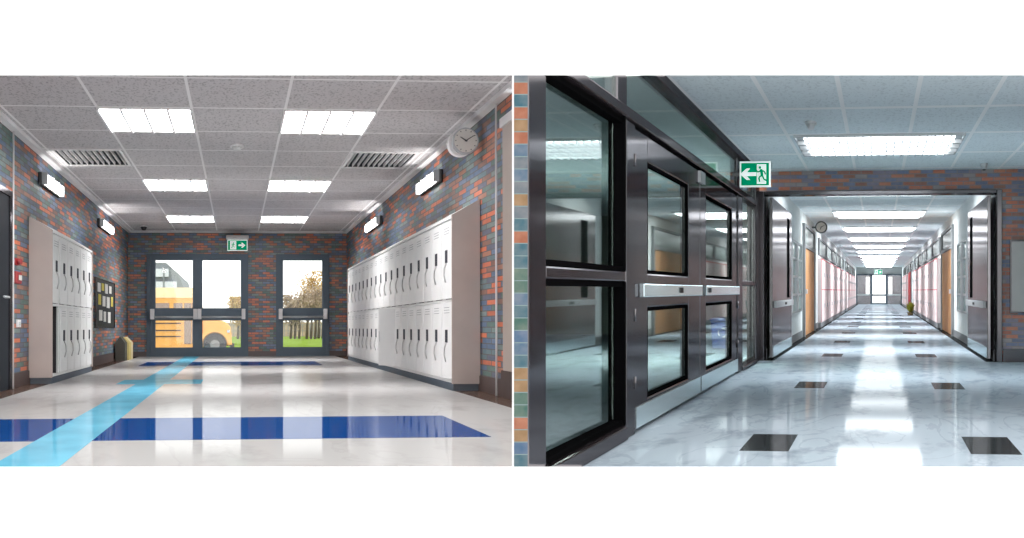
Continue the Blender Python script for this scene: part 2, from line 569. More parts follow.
# ---------- glazed end doors
def glazed_door(name, label, x0, x1, leaves):
    d = thing(name, label, 'door', LOBBY, kind='structure')
    y0, y1 = VF - 0.12, VF + 0.22
    fr = MB().box(x0, x0 + 0.10, y0, y1, 0, DT).box(x1 - 0.10, x1, y0, y1, 0, DT).box(x0 + 0.1, x1 - 0.1, y0, y1, DT - 0.08, DT)
    obj('door_frame', fr, 'navy_door', d)
    fr = MB().box(x0 + .1, x1 - .1, y0, y1 - .05, .0, .028)
    if len(leaves) > 1:
        fr.box(-.97, -.92, y0 + .06, y1 - .12, .03, DT - .08)
    obj('threshold', fr, 'navy_door', d)
    for gx0, gx1 in leaves:
        a, c = gx0 - 0.10, gx1 + 0.10
        lf = MB().box(a, gx0, y0 + .05, y1 - .1, .03, DT - .08).box(gx1, c, y0 + .05, y1 - .1, .03, DT - .08)
        for z0, z1 in ((.03, .22), (.87, 1.17), (2.33, DT - .08)):
            lf.box(gx0, gx1, y0 + .05, y1 - .1, z0, z1)
        leaf = obj('door_leaf', lf, 'navy_door', d)
        obj('door_glass', MB().box(gx0, gx1, VF + .03, VF + .05, .22, .87).box(gx0, gx1, VF + .03, VF + .05, 1.17, 2.33), 'clear', leaf)
        bar = MB().tube([(a + .03, y0 - .25, .95), (c - .03, y0 - .25, .95)], .026, 10)
        obj('panic_bar', bar, 'steel', leaf)
        for q in (a + .035, c - .035):
            obj('bar_bracket', MB().box(q - .045, q + .045, y0 - .32, y0 + .05, .90, 1.15), 'white_trim', leaf, bevel=.01)
    return d


glazed_door('door_3', 'double glazed door with push bars, the yellow bus seen through it', *DX[0], [(-1.95, -1.06), (-0.83, 0.09)])
glazed_door('door_4', 'single glazed door with push bar, autumn trees seen through it', *DX[1], [(1.11, 2.06)])


# ---------- lobby ceiling fittings
def lobby_light(u, v, label):
    t = thing('ceiling_light', label, 'ceiling light', LOBBY, (u, v, ZC), 'four-tube troffers in the lobby ceiling')
    fr = MB().box(-.49, .49, 0, .06, -.02, 0).box(-.49, .49, 2.5, 2.56, -.02, 0)
    for k in range(5):
        x = -.49 + k * .245
        fr.box(x - .012, x + .012, 0.06, 2.5, -.04, 0)
    obj('light_frame', fr, 'white_trim', t)
    for k in range(4):
        x = -.49 + k * .245
        obj('lamp_tray', MB().box(x + .014, x + .231, .06, 2.5, -.008, 0), 'lobby_lamp', t)
    return t


for nm, u in (('row above the double door side', -0.975), ('row on the clock wall side', 0.995)):
    for k, v in enumerate((21.47, 31.79, 42.11)):
        lobby_light(u, v, 'bright ceiling light, %s from the front in the %s' % (ORD[k], nm))

for u0, u1, s, lab in ((-2.40, -1.52, 1, 'white slatted ceiling vent above the short locker bank'), (1.53, 2.40, -1, 'white slatted ceiling vent near the wall clock')):
    t = thing('ceiling_vent', lab, 'vent', LOBBY, (0, 0, ZC), 'slatted vents in the lobby ceiling')
    v0, v1 = VV0, VV1
    bk = MB().box(u0, u1, v0, v1, .085, .09)
    for a, c, e, f in ((u0, u0 + .004, v0, v1), (u1 - .004, u1, v0, v1), (u0, u1, v0, v0 + .02), (u0, u1, v1 - .02, v1)):
        bk.box(a, c, e, f, 0, .085)
    obj('vent_box', bk, 'dark_slot', t)
    obj('vent_frame', MB().box(u0 - .02, u1 + .02, v0 - .06, v0 + .06, -.012, 0).box(u0 - .02, u1 + .02, v1 - .06, v1 + .06, -.012, 0).box(u0 - .02, u0 + .02, v0, v1, -.012, 0).box(u1 - .02, u1 + .02, v0, v1, -.012, 0), 'white_trim', t)
    n = 11
    for k in range(n):
        x = u0 + .02 + (u1 - u0 - .04) * (k + .5) / n
        obj('vent_slat', MB().box(x - .004, x + .004, v0 + .06, v1 - .06, -.008, .042), 'white_trim', t)

t = thing('smoke_detector', 'small white smoke detector in the middle of the lobby ceiling', 'smoke detector', LOBBY, (0, 25.9, ZC))
obj('detector_base', MB().disc((0, 0), 'z', .085, -.02, 0, ry=.3), 'white_trim', t)
obj('detector_head', MB().disc((0, 0), 'z', .06, -.02, -.06, ry=.2, r2=.045), 'locker', t)
t = thing('dome_camera', 'small black dome camera on the lobby ceiling near the far corner', 'camera', LOBBY, (-2.12, 46.6, ZC))
obj('camera_base', MB().disc((0, 0), 'z', .09, -.03, 0, ry=.3), 'white_trim', t)
obj('camera_dome', MB().disc((0, 0), 'z', .075, -.03, -.10, ry=.25, r2=.04), 'black', t)

# ---------- emergency lights on the side walls
for s, v0, v1, lab in ((-1, 26.9, 30.2, 'bright wall light above the near end of the short locker bank'),
                       (-1, 38.2, 42.1, 'bright wall light above the pinboard'),
                       (1, 25.9, 29.2, 'bright wall light beside the wall clock'),
                       (1, 36.8, 40.8, 'bright wall light above the far end of the long locker bank')):
    t = thing('wall_light', lab, 'wall light', LOBBY, ((UL + .003 if s < 0 else UR - .003), v0, 2.68), 'bulkhead lights on the lobby walls')
    L = v1 - v0 - .45
    X = lambda a, c: (min(-s * a, -s * c), max(-s * a, -s * c))
    obj('light_housing', MB().box(*X(0, .05), 0, L, -.085, .085), 'black', t, bevel=.015)
    obj('lamp_cover', MB().box(*X(.05, .11), .12, L - .12, -.07, .07), 'tube', t, bevel=.02)
    for q in (.06, L - .16):
        obj('end_cap', MB().box(*X(.05, .115), q - .04, q + .1, -.075, .075), 'steel', t)
    for q in (L * .36, L * .66):
        obj('wire_guard', MB().box(*X(.05, .122), q, q + .05, -.078, .078), 'white_trim', t)

# ---------- clock
t = thing('wall_clock', 'round white wall clock with black hands high on the lobby brick', 'clock', LOBBY, (2.47, 21.65, 2.735))
R = .142
obj('clock_back', MB().disc((-.03, -.012), 'y', R, .12, .34, 36), 'white_trim', t)
obj('clock_rim', MB().disc((0, 0), 'y', R, -.02, .12, 36).disc((0, 0), 'y', R * .93, -.03, -.02, 36), 'steel', t)
face = obj('clock_face', MB().disc((0, 0), 'y', R * .9, -.04, -.03, 36), 'paper', t)
for k in range(12):
    a = k * PI / 6
    c, s_ = math.cos(a), math.sin(a)
    l0, l1, wd = R * .74, R * .84, .004
    obj('hour_mark', MB().prism([(c * l0 - s_ * wd, s_ * l0 + c * wd), (c * l1 - s_ * wd, s_ * l1 + c * wd), (c * l1 + s_ * wd, s_ * l1 - c * wd), (c * l0 + s_ * wd, s_ * l0 - c * wd)], 'y', -.045, -.04), 'black', face)


def hand(ang, ln, wd, y):
    c, s_ = math.sin(ang), math.cos(ang)
    return MB().prism([(-s_ * wd - c * .015, c * wd - s_ * .015), (c * ln - s_ * wd * .5, s_ * ln + c * wd * .5), (c * ln + s_ * wd * .5, s_ * ln - c * wd * .5), (s_ * wd - c * .015, -c * wd - s_ * .015)], 'y', y, y + .008)


obj('hour_hand', hand(rad(-58), R * .52, .008, -.055), 'black', t)
obj('minute_hand', hand(rad(58), R * .74, .006, -.065), 'black', t)
obj('clock_bracket', MB().box(.0, .13, .15, .3, -.03, .03), 'black', t)


# ---------- exit signs
def man(mb, x, z, h, y0, y1, flip=1):
    """green running figure, built from limbs"""
    def limb(pts, wd):
        for (ax, az), (bx, bz) in zip(pts, pts[1:]):
            dx, dz = bx - ax, bz - az
            ln = math.hypot(dx, dz)
            nx, nz = -dz / ln * wd / 2, dx / ln * wd / 2
            mb.prism([(x + flip * (ax + nx) * h, z + (az + nz) * h), (x + flip * (bx + nx) * h, z + (bz + nz) * h),
                      (x + flip * (bx - nx) * h, z + (bz - nz) * h), (x + flip * (ax - nx) * h, z + (az - nz) * h)], 'y', y0, y1)
    limb([(.03, .80), (-.04, .42)], .17)
    limb([(.02, .74), (.20, .62), (.30, .74)], .085)
    limb([(.02, .74), (-.18, .66), (-.24, .48)], .085)
    limb([(-.02, .44), (.16, .30), (.10, .04)], .10)
    limb([(-.05, .44), (-.14, .20), (-.34, .10)], .10)
    mb.disc((x + flip * .09 * h, z + .90 * h), 'y', .085 * h, y0, y1, 16)


def arrow(mb, x, z, s, y0, y1, flip=1):
    p = [(-.5, .11), (.10, .11), (-.12, .36), (.10, .36), (.5, 0), (.10, -.36), (-.12, -.36), (.10, -.11), (-.5, -.11)]
    mb.prism([(x + flip * a * s, z + c * s) for a, c in p], 'y', y0, y1)


def exit_sign(label, room, loc, wd, ht, points_right, thick=.12, parts=None):
    t = thing('exit_sign', label, 'exit sign', room, loc)
    obj('sign_case', MB().box(-wd / 2, wd / 2, 0, thick, -ht / 2, ht / 2), 'sign_white', t)
    e = ht * .06
    panel = obj('sign_panel', MB().box(-wd / 2 + e, wd / 2 - e, -.01, 0, -ht / 2 + e, ht / 2 - e), 'sign_green', t)
    s = 1 if points_right else -1
    hh = ht * .76
    dw = wd * .30
    cx = -s * wd * .21
    obj('doorway_symbol', MB().box(cx - dw / 2, cx + dw / 2, -.02, -.01, -hh / 2, hh / 2), 'sign_white', panel)
    mn = MB()
    man(mn, cx, -hh / 2 + hh * .06, hh * .86, -.03, -.02, s)
    obj('running_figure', mn, 'sign_green', panel)
    ar = MB()
    arrow(ar, s * wd * .22, 0, ht * .62, -.02, -.01, s)
    obj('arrow_symbol', ar, 'sign_white', panel)
    return t


t = exit_sign('green exit sign with arrow above the double glazed door of the lobby', LOBBY, (0.01, VF - .5, 2.675), .48, .26, True, .1)
obj('sign_mount', MB().box(-.27, .27, -.2, .45, .15, .235).box(-.22, -.16, 0, .2, .125, .16).box(.16, .22, 0, .2, .125, .16), 'white_trim', t, bevel=.02)


# ---------- lockers
W = 1.158                                     # width of one locker along the wall
def make_locker(s, label, group, lower_door=True, upper=1.0):
    """two-tier locker standing on the plinth; s=+1 faces the room from the clock wall, -1 from the pinboard wall"""
    X = lambda a, c: (min(s * a, s * c), max(s * a, s * c))
    t = thing('locker', label, 'locker', WORLD, (0, 0, 0), group)
    bd = MB().box(*X(0, .02), .004, .05, 0, 1.83).box(*X(0, .02), W - .05, W - .004, 0, 1.83)
    bd.box(*X(.0, .24), .05, W - .05, 0, .03).box(*X(0, .24), .05, W - .05, .905, .935).box(*X(0, .24), .05, W - .05, 1.80, 1.83)
    bd.box(*X(.02, .24), .004, .03, 0, 1.83).box(*X(.02, .24), W - .03, W - .004, 0, 1.83)
    obj('locker_body', bd, 'locker', t)
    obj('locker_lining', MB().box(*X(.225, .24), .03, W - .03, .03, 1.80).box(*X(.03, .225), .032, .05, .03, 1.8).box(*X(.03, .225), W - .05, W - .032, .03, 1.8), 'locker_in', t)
    for z0, z1 in ((.035, .90), (.94, 1.795)):
        if z0 < .5 and not lower_door:
            continue
        door = obj('locker_door', MB().box(*X(-.018, 0), .035, (W - .035) * (upper if z0 > .5 else 1), z0, z1), 'locker', t, bevel=.006)
        hz = z0 + (z1 - z0) * .5
        cup = MB().box(*X(-.024, -.018), W * .42, W * .62, hz - .02, hz + .125)
        obj('latch_recess', cup, 'dark_slot', door)
        x = lambda q: s * q
        obj('door_handle', MB().tube([(x(-.022), W * .50, hz - .02), (x(-.042), W * .53, hz - .08), (x(-.045), W * .55, hz - .16), (x(-.024), W * .56, hz - .24)], .008, 8), 'handle_grey', door)
        vt = MB()
        for k in range(3):
            zz = z1 - .06 - k * .03
            vt.box(*X(-.0195, -.018), W * .25, W * .75, zz, zz + .006)
        obj('door_vents', vt, 'grey_plinth', door)
    return t


VR0, VL0 = 21.95, 25.8
G1, G2 = 'white lockers of the long bank under the clock', 'white lockers of the short bank by the pinboard'
proto = make_locker(1, 'x', G1)
bare = None
for k in range(18):
    loc = (2.37, VR0 + k * W, .082)
    lab = 'white two-tier locker, %s from the near end of the long bank' % ORD[k]
    if k == 0:
        lab = 'white locker at the near end of the long bank, next to the beige side'
    if k == 17:
        lab = 'white locker at the far end of the long bank, by the end wall'
    if k == 0:
        proto.matrix_world = LOBBY @ Matrix.Translation(loc)
        proto['label'] = lab
    elif k == 7:
        o = make_locker(1, 'white two-tier locker with its lower door swung open in the long bank', G1, False)
        o.matrix_world = LOBBY @ Matrix.Translation(loc)
        sw = obj('locker_door', MB().prism([(0, .04), (-.21, .75), (-.20, .80), (.012, .09)], 'z', .035, .90), 'locker', o)
        obj('latch_recess', MB().box(-.205, -.196, .72, .80, .40, .56), 'dark_slot', sw)
    else:
        dup(proto, LOBBY, loc, lab)
proto2 = None
for k in range(6):
    loc = (-2.33, VL0 + k * W, .082)
    if k == 0:
        o = make_locker(-1, 'white locker with open dark lower half at the near end of the short bank', G2, False, .78)
        o.matrix_world = LOBBY @ Matrix.Translation(loc)
    elif k == 1:
        proto2 = make_locker(-1, 'white two-tier locker next to the open one in the short bank', G2)
        proto2.matrix_world = LOBBY @ Matrix.Translation(loc)
    else:
        dup(proto2, LOBBY, loc, 'white two-tier locker, %s from the near end of the short bank' % ORD[k] if k < 5 else
            'white two-tier locker at the far end of the short bank, beside the pinboard')

for s, wall, v0, n, nm in ((1, UR, VR0, 18, 'long locker bank'), (-1, UL, VL0, 6, 'short locker bank')):
    f = 2.35 if s > 0 else -2.31
    v1 = v0 + n * W
    t = thing('locker_surround', 'plinth, beige end panel and sloping top enclosing the %s' % nm, 'locker surround', LOBBY)
    X = lambda a, c: (min(a, c), max(a, c))
    obj('plinth', MB().box(*X(f + s * .005, wall - s * .025), v0 - .06, v1 + .06, .002, .08), 'plinth', t)
    obj('sloping_top', MB().prism([(f, 1.915), (f, 1.94), (wall - s * .005, 2.115), (wall - s * .005, 1.915)], 'y', v0 - .05, v1 + .05), 'locker', t)
    for a in (v0 - .1, v1 + .05):
        obj('end_panel', MB().prism([(f - s * .01, .08), (f - s * .01, 1.94), (wall - s * .008, 2.115), (wall - s * .008, .08)], 'y', a, a + .05), 'locker_side', t)

# ---------- small things on and by the pinboard wall
t = thing('fire_alarm', 'red fire alarm call point on the brick beside the short locker bank', 'fire alarm', LOBBY, (UL + .003, 24.2, 1.30))
obj('alarm_case', MB().box(0, .05, -.26, .26, -.07, .07), 'red', t, bevel=.01)
obj('alarm_window', MB().box(.06, .064, -.16, .16, -.03, .03), 'paper', t)
solo('alarm_beacon', MB().box(0, .03, -.2, .2, -.04, .04).disc((0, 0), 'x', .15, .03, .07, ry=.035), 'red', 'small red beacon above the fire alarm on the lobby brick', 'beacon', LOBBY, (UL + .003, 24.2, 1.49))
t = thing('light_switch', 'small white switch on the brick below the fire alarm', 'switch', LOBBY, (UL + .003, 24.5, .76))
obj('switch_plate', MB().box(0, .02, -.18, .18, -.045, .045), 'white_trim', t)
obj('switch_rocker', MB().box(.02, .03, -.09, .09, -.02, .02), 'locker', t)

t = thing('pinboard', 'black pinboard on the brick beside the short locker bank', 'pinboard', LOBBY, (UL + .003, 37.5, .72))
obj('board_panel', MB().box(0, .02, 0, 5.6, 0, .90), 'black', t)
obj('board_frame', MB().box(0, .035, -.1, 0, -.02, .92).box(0, .035, 5.6, 5.7, -.02, .92).box(0, .035, 0, 5.6, -.02, 0).box(0, .035, 0, 5.6, .9, .92), 'frame', t)
spots = [(.5, .66, .8, .17, 0, 'top corner nearest the lockers'), (1.6, .70, .7, .14, 1, 'top row beside the first sheet'), (2.6, .66, .8, .19, 0, 'top row in the middle'),
         (3.9, .68, .7, .15, 0, 'top row towards the far end'), (.7, .42, .7, .2, 1, 'middle row by the lockers'), (1.9, .40, .8, .2, 0, 'middle row second along'),
         (3.1, .38, .9, .22, 0, 'middle row third along'), (4.5, .42, .6, .2, 1, 'middle row far end'), (.9, .12, .9, .2, 0, 'bottom row by the lockers'),
         (2.2, .10, .7, .2, 0, 'bottom row in the middle'), (3.5, .08, .8, .22, 0, 'bottom row towards the far end')]
for y, z, wd, ht, c, where in spots:
    solo('pinned_paper', MB().box(.021, .026, y, y + wd, z, z + ht), 'yellow_paper' if c else 'paper',
         '%s sheet of paper pinned on the black board, %s' % ('yellow' if c else 'white', where), 'paper', LOBBY, (UL + .003, 37.5, .72), 'papers on the black pinboard')

t = thing('recycling_bin', 'low house-shaped bin with dark front and pale yellow sides on the floor below the pinboard', 'bin', LOBBY, (-2.555, 43.1, 0))
H5 = [(0, 0), (0, .38), (.10, .52), (.20, .38), (.20, 0)]
obj('bin_front', MB().prism(H5, 'y', 0, .9), 'olive', t)
H6 = [(0, 0), (0, .37), (.12, .50), (.24, .37), (.24, 0)]
obj('bin_section', MB().prism(H6, 'y', .95, 1.75), 'mustard', t)
obj('bin_section', MB().prism(H6, 'y', 1.85, 2.6), 'cream', t)

# ---------- outside the lobby doors
b = MB().box(-40, 40, VF + .3, 120, -.80, -.72)
struct('ground', b, 'paving', LOBBY, 'grey paving outside the glazed doors', 'ground')
b = MB().box(-70, 70, 120, 420, -.80, -.71)
struct('lawn', b, 'grass', LOBBY, 'green lawn beyond the school bus', 'lawn')

t = thing('school_bus', 'yellow school bus parked outside the double glazed door', 'bus', LOBBY, (0, 100, -.72))
body = MB().prism([(-9.5, .42), (-9.5, 3.02), (-9.3, 3.22), (-2.0, 3.22), (-1.82, 3.05), (-1.70, 1.85), (-1.70, .42)], 'y', 0, 5)
obj('bus_body', body, 'bus_yellow', t)
obj('bus_roof', MB().prism([(-9.4, 2.88), (-9.2, 3.38), (-2.1, 3.38), (-1.9, 2.88)], 'y', -.05, 5.05), 'bus_roof', t)
obj('bus_bonnet', MB().prism([(-1.72, .5), (-1.72, 1.86), (-1.2, 1.84), (-.62, 1.72), (-.34, 1.46), (-.28, 1.05), (-.28, .5)], 'y', .1, 4.9), 'bus_yellow', t, bevel=.05)
arc = MB().prism([(-1.08 + .84 * math.cos(PI * k / 14), .56 + .84 * math.sin(PI * k / 14)) for k in range(15)] + [(-1.08 - .62 * math.cos(PI * k / 14), .56 + .62 * math.sin(PI * k / 14)) for k in range(15)], 'y', -.5, .4)
obj('wheel_arch', arc, 'bus_yellow', t)
obj('bumper', MB().box(-.36, -.14, -.2, 5.2, .35, .6), 'black', t)
obj('headlamp', MB().disc((-.42, 1.22), 'y', .08, .0, .12, 16), 'chrome', t)
for x in (-1.08, -7.2):
    wl = obj('wheel', MB().disc((x, .56), 'y', .56, -.3, .9, 32), 'tyre', t)
    obj('wheel_hub', MB().disc((x, .56), 'y', .24, -.36, -.3, 20), 'fence', wl)
for k in range(6):
    x = -3.72 - k * .95 + .62
    obj('bus_window', MB().box(x, x + .74, -.04, 0, 2.02, 2.62), 'bus_glass', t)
dr = obj('bus_door', MB().box(-2.66, -1.78, -.05, 0, .45, 2.75), 'bus_yellow', t)
pn = MB()
for x in (-2.58, -2.2):
    pn.box(x, x + .34, -.08, -.05, .6, 1.75).box(x, x + .34, -.08, -.05, 2.0, 2.62)
obj('door_pane', pn, 'bus_glass', dr)
rl = MB()
for z in (.95, 1.25, 1.6):
    rl.box(-9.4, -2.75, -.06, 0, z, z + .05)
obj('rub_rail', rl, 'tyre', t)
obj('mirror_arm', MB().tube([(-1.75, -.1, 2.1), (-1.45, -.5, 2.0), (-1.3, -.6, 1.8)], .03), 'black', t)

t = thing('school_wing', 'grey building with a curved corner and glass bands beyond the bus', 'building', LOBBY, (-8.6, 150, -.72))
obj('building_wall', MB().prism([(-8, 0), (-8, 6.3), (3.4, 6.2), (4.3, 5.4), (4.8, 4.0), (5.0, 0)], 'y', 0, 30), 'building', t)
for z0, z1 in ((4.0, 4.8), (5.15, 5.75)):
    obj('window_band', MB().box(-7, 4.2 if z0 < 5 else 3.6, -.3, 0, z0, z1), 'far_glass', t)
for x in (-1, 1.2, 3.2):
    obj('wall_fin', MB().box(x, x + .1, -.5, 0, 3.9, 5.9), 'building', t)


def tree(x, y, h, r, mat, label, seed, trunks=1):
    rnd = random.Random(seed)
    t = thing('autumn_tree', label, 'tree', LOBBY, (x, y, -.72), 'autumn trees beyond the lawn')
    tr = MB()
    tips = []
    for q in range(trunks):
        ox = (q - (trunks - 1) / 2) * .5
        tr.tube([(ox, 0, 0), (ox + .1, .2, h * .35), (ox - .05, .1, h * .62)], .17, 7, r_end=.09)
        for k in range(9):
            a = rnd.uniform(0, 2 * PI)
            z0 = h * rnd.uniform(.25, .58)
            e = (ox + math.cos(a) * r * rnd.uniform(.4, .9), math.sin(a) * r * .9, z0 + h * rnd.uniform(.15, .38))
            tr.tube([(ox, .1, z0), ((ox + e[0]) / 2, e[1] / 2, (z0 + e[2]) / 2 + .15), e], .06, 5, r_end=.025)
            tips.append(e)
    obj('trunk', tr, 'bark', t)
    cr = MB()
    for k in range(3600):
        e = rnd.choice(tips)
        p = Vector((e[0] + rnd.gauss(0, r * .27), e[1] + rnd.gauss(0, r * .27), max(h * .22, min(h, e[2] + rnd.gauss(0, h * .09)))))
        a = Vector((rnd.gauss(0, 1), rnd.gauss(0, 1), rnd.gauss(0, 1))).normalized()
        c = a.orthogonal().normalized()
        d2 = a.cross(c)
        s = rnd.uniform(.08, .17)
        vs = [cr.bm.verts.new(p + c * s * i + d2 * s * .7 * j) for i, j in ((-1, 0), (0, -1), (1, 0), (0, 1))]
        cr.bm.faces.new(vs)
    obj('crown', cr, mat, t)


tree(8.6, 236, 6.2, 1.6, 'leaf_brown', 'pale brown tree in the middle of the single door glass', 1, 3)
tree(10.4, 246, 8.2, 1.9, 'leaf_gold', 'tall golden tree in the single door glass', 2, 3)
tree(6.9, 242, 5.2, 1.3, 'leaf_brown', 'low brown tree beside the golden trees beyond the lawn', 3, 3)
tree(12.6, 228, 8.0, 1.4, 'leaf_gold', 'golden tree with thin trunk near the lobby door edge', 4, 2)
tree(.1, 240, 5.0, 1.0, 'leaf_gold', 'small golden tree seen past the bus bonnet', 5, 1)
b = MB()
for k in range(60):
    b.box(-10 + k * .5, -9.9 + k * .5, 280, 280.2, -.7, 1.0)
b.box(-10, 20, 280, 280.2, .95, 1.05).box(-10, 20, 280, 280.2, .1, .2)
solo('railing_fence', b, 'fence', 'grey railing fence along the far side of the lawn', 'fence', LOBBY)
b = MB().box(-6, 26, 300, 310, -.7, 1.4)
solo('garden_wall', b, 'leaf_brown', 'long brown hedge behind the railing fence', 'hedge', LOBBY)

# =====================================================================================
#  WHITE DIVIDER between the two rooms
# =====================================================================================
b = MB().box(0, DIV_W, 9.6, 19.2, -.2, 3.2).clip(WORLD, SAW)
struct('wall_divider', b, 'white_trim', WORLD, 'thin white dividing panel between lobby and corridor', 'wall')

# =====================================================================================
#  CORRIDOR
# =====================================================================================
GW = -1.70          # face of the glazed partition
ZH = 2.75           # ceiling
VP_ = 29.3          # wall with the wide doorway
CW = 1.65           # half width of the corridor
VE = 150.0          # far end

# floor of the entrance, the side hall behind the glass and the corridor
b = MB().box(-9.5, 2.6, 9, 47, -.02, 0).box(-CW - .1, CW + .1, 47, VE, -.02, 0)
rows = [12.78, 21.1] + [31.2 + 8.35 * k for k in range(14)]
for r in rows:
    for s in (-1, 1):
        b.box(min(s * .565, s * .875), max(s * .565, s * .875), r, r + 1.5, 0, .0015, 1)
for s in (-1, 1):
    b.box(min(s * 1.5, s * CW), max(s * 1.5, s * CW), VP_, VE, 0, .001, 1)
b.clip(HALL, SAW + [RIGHT_OF])
struct('floor_corridor', b, ['hall_floor', 'black_tile'], HALL, 'polished pale marble corridor floor with black square insets', 'floor')

b = MB().box(-9.5, 2.6, 14, 47, ZH, ZH + .03).box(-CW - .1, CW + .1, 47, VE, ZH, ZH + .03).clip(HALL, SAW + [RIGHT_OF])
struct('ceiling_corridor', b, 'hall_ceiling', HALL, 'pale speckled tile ceiling running down the corridor', 'ceiling')

# brick pier at the near end of the glazed partition
b = MB().box(DIV_W, .0745, 9.55, 10.6, -.1, 2.4).clip(WORLD, SAW)
struct('wall_pier', b, 'brick_pier', WORLD, 'narrow blue and orange brick pier beside the glazed partition', 'wall')

# wall with the wide doorway
b = MB().box(-CW - .1, 2.6, VP_, VP_ + .5, 2.455, ZH).box(1.70, 2.6, VP_, VP_ + .5, 0, 2.455)
struct('wall_doorway', b, 'brick_hall', HALL, 'orange and blue brick wall around the wide corridor doorway', 'wall')
b = MB().box(1.74, 2.6, VP_ - .06, VP_, 0, .19)
struct('baseboard_doorway', b, 'frame', HALL, 'dark skirting below the brick wall with the grey board', 'skirting')
b = MB().box(-1.72, -1.64, VP_ - .1, VP_ + .5, 0, 2.46).box(1.645, 1.725, VP_ - .1, VP_ + .5, 0, 2.46).box(-1.64, 1.645, VP_ - .1, VP_ + .5, 2.405, 2.46)
struct('trim_4', b, 'frame', HALL, 'dark metal frame around the wide corridor doorway', 'door frame', bevel=.01)
b = MB().box(2.6, 2.7, 11, VP_, 0, ZH).clip(HALL, SAW)
struct('wall_entrance', b, 'white_wall', HALL, 'white side wall of the corridor entrance', 'wall')

# side hall behind the glass
b = MB().box(-9.3, -1.76, 46, 46.3, 0, ZH).clip(HALL, [RIGHT_OF])
struct('wall_side_hall', b, 'green_wall', HALL, 'grey green wall of the hall behind the glazed partition', 'wall')
b = MB().box(DIV_W + .03, DIV_W + .08, 19.2, 47, 0, ZH)
struct('wall_side_hall_end', b, 'green_wall', WORLD, 'grey green end wall of the hall behind the glass', 'wall')

# ---------- glazed partition
FR0, FR1 = GW - .13, GW
gw = thing('window_1', 'dark framed glazed partition along the corridor entrance', 'glazed partition', HALL, kind='structure')
def bar(name, v0, v1, z0, z1, u0=FR0, u1=FR1, mat='frame', bv=.012):
    return obj(name, MB().box(u0, u1, v0, v1, z0, z1).clip(HALL, SAW), mat, gw, bevel=bv)
bar('post', 9.72, 10.25, -.1, 2.5, GW - .034, GW)
bar('post', 13.62, 14.1, 0, 2.2)
bar('post', 24.65, 25.45, 0, 2.2)
bar('post', 28.3, 29.1, 0, 2.66)
bar('mullion', 13.3, 13.8, 2.28, 2.68, FR0 + .02, FR1 - .02)
bar('mullion', 24.8, 25.3, 2.28, 2.68, FR0 + .02, FR1 - .02)
bar('head_rail', 10.25, 28.25, 2.20, 2.28, FR0, FR1 + .02)
bar('top_rail', 13, 29.1, 2.66, ZH, FR0, FR1 + .02)
bar('middle_rail', 10.25, 13.56, 1.08, 1.15, GW - .085, GW)
bar('middle_rail', 25.45, 28.25, 1.08, 1.15)
bar('sill', 10.25, 13.56, 0, .10, FR0, FR1 + .02)
bar('sill', 25.45, 28.25, 0, .06, FR0, FR1 + .02)
for z0, z1 in ((.1, 1.08), (1.15, 2.2)):
    bar('gasket', 13.56, 13.62, z0, z1, GW - .12, GW - .004, 'frame_deep', 0)
    bar('gasket', 10.25, 13.56, z0, z0 + .035, GW - .10, GW - .02, 'frame_deep', 0)
    bar('gasket', 10.25, 13.56, z1 - .035, z1, GW - .10, GW - .02, 'frame_deep', 0)
GU0, GU1 = GW - .048, GW - .040
for z0, z1 in ((.13, 1.05), (1.18, 2.17)):
    bar('glass_pane', 10.25, 13.56, z0, z1, GW - .092, GW - .085, 'tinted', 0)
for v0, v1, z0, z1 in ((25.45, 28.25, .06, 1.08), (25.45, 28.25, 1.15, 2.2),
                       (10.25, 13.3, 2.28, 2.66), (13.8, 24.8, 2.28, 2.66), (25.3, 28.25, 2.28, 2.66)):
    bar('glass_pane', v0, v1, z0, z1, GU0, GU1, 'tinted', 0)

dd = thing('door_5', 'dark double door with glass panels and steel push bars in the glazed partition', 'door', HALL, kind='structure')
for v0, v1, g0, g1, k in ((14.13, 19.40, 14.95, 18.25, 0), (19.46, 24.62, 20.1, 23.75, 1)):
    u0, u1 = GW - .09, GW - .01
    lf = MB().box(u0, u1, v0, g0, .02, 2.185).box(u0, u1, g1, v1, .02, 2.185)
    for z0, z1 in ((.02, .22), (.89, 1.15), (1.98, 2.185)):
        lf.box(u0, u1, g0, g1, z0, z1)
    leaf = obj('door_leaf', lf, 'frame', dd, bevel=.015)
    gk = MB()
    for z0, z1 in ((.22, .89), (1.15, 1.98)):
        gk.box(u1 - .03, u1 - .005, g0, g0 + .08, z0, z1).box(u1 - .03, u1 - .005, g1 - .07, g1, z0, z1)
        gk.box(u1 - .03, u1 - .005, g0 + .08, g1 - .07, z0, z0 + .025).box(u1 - .03, u1 - .005, g0 + .08, g1 - .07, z1 - .025, z1)
    obj('door_gasket', gk, 'frame_deep', leaf)
    obj('door_glass', MB().box(GU0, GU1, g0, g1, .22, .89).box(GU0, GU1, g0, g1, 1.15, 1.98), 'tinted', leaf)
    pb = obj('push_bar', MB().box(u1, u1 + .04, v0 + .3, v1 - .12, .97, 1.07), 'chrome', leaf, bevel=.008)
    obj('kick_plate', MB().box(u1, u1 + .012, v0 + .03, v1 - .03, .035, .185), 'chrome', leaf)
    q = 17.0 if k == 0 else 19.95
    obj('bar_lock', MB().box(u1 + .04, u1 + .046, q, q + .3, 1.0, 1.045), 'black', leaf)
    hv = v0 - .03 if k == 0 else v1 + .01
    for hz in (.32, .80, 1.9):
        obj('hinge', MB().tube([(u1 + .008, hv, hz), (u1 + .008, hv, hz + .09)], .012), 'frame', leaf)
obj('top_latch', MB().box(GW - .01, GW + .02, 19.2, 19.42, 2.06, 2.17).box(GW - .01, GW + .02, 19.46, 19.7, 2.06, 2.17), 'steel', dd)

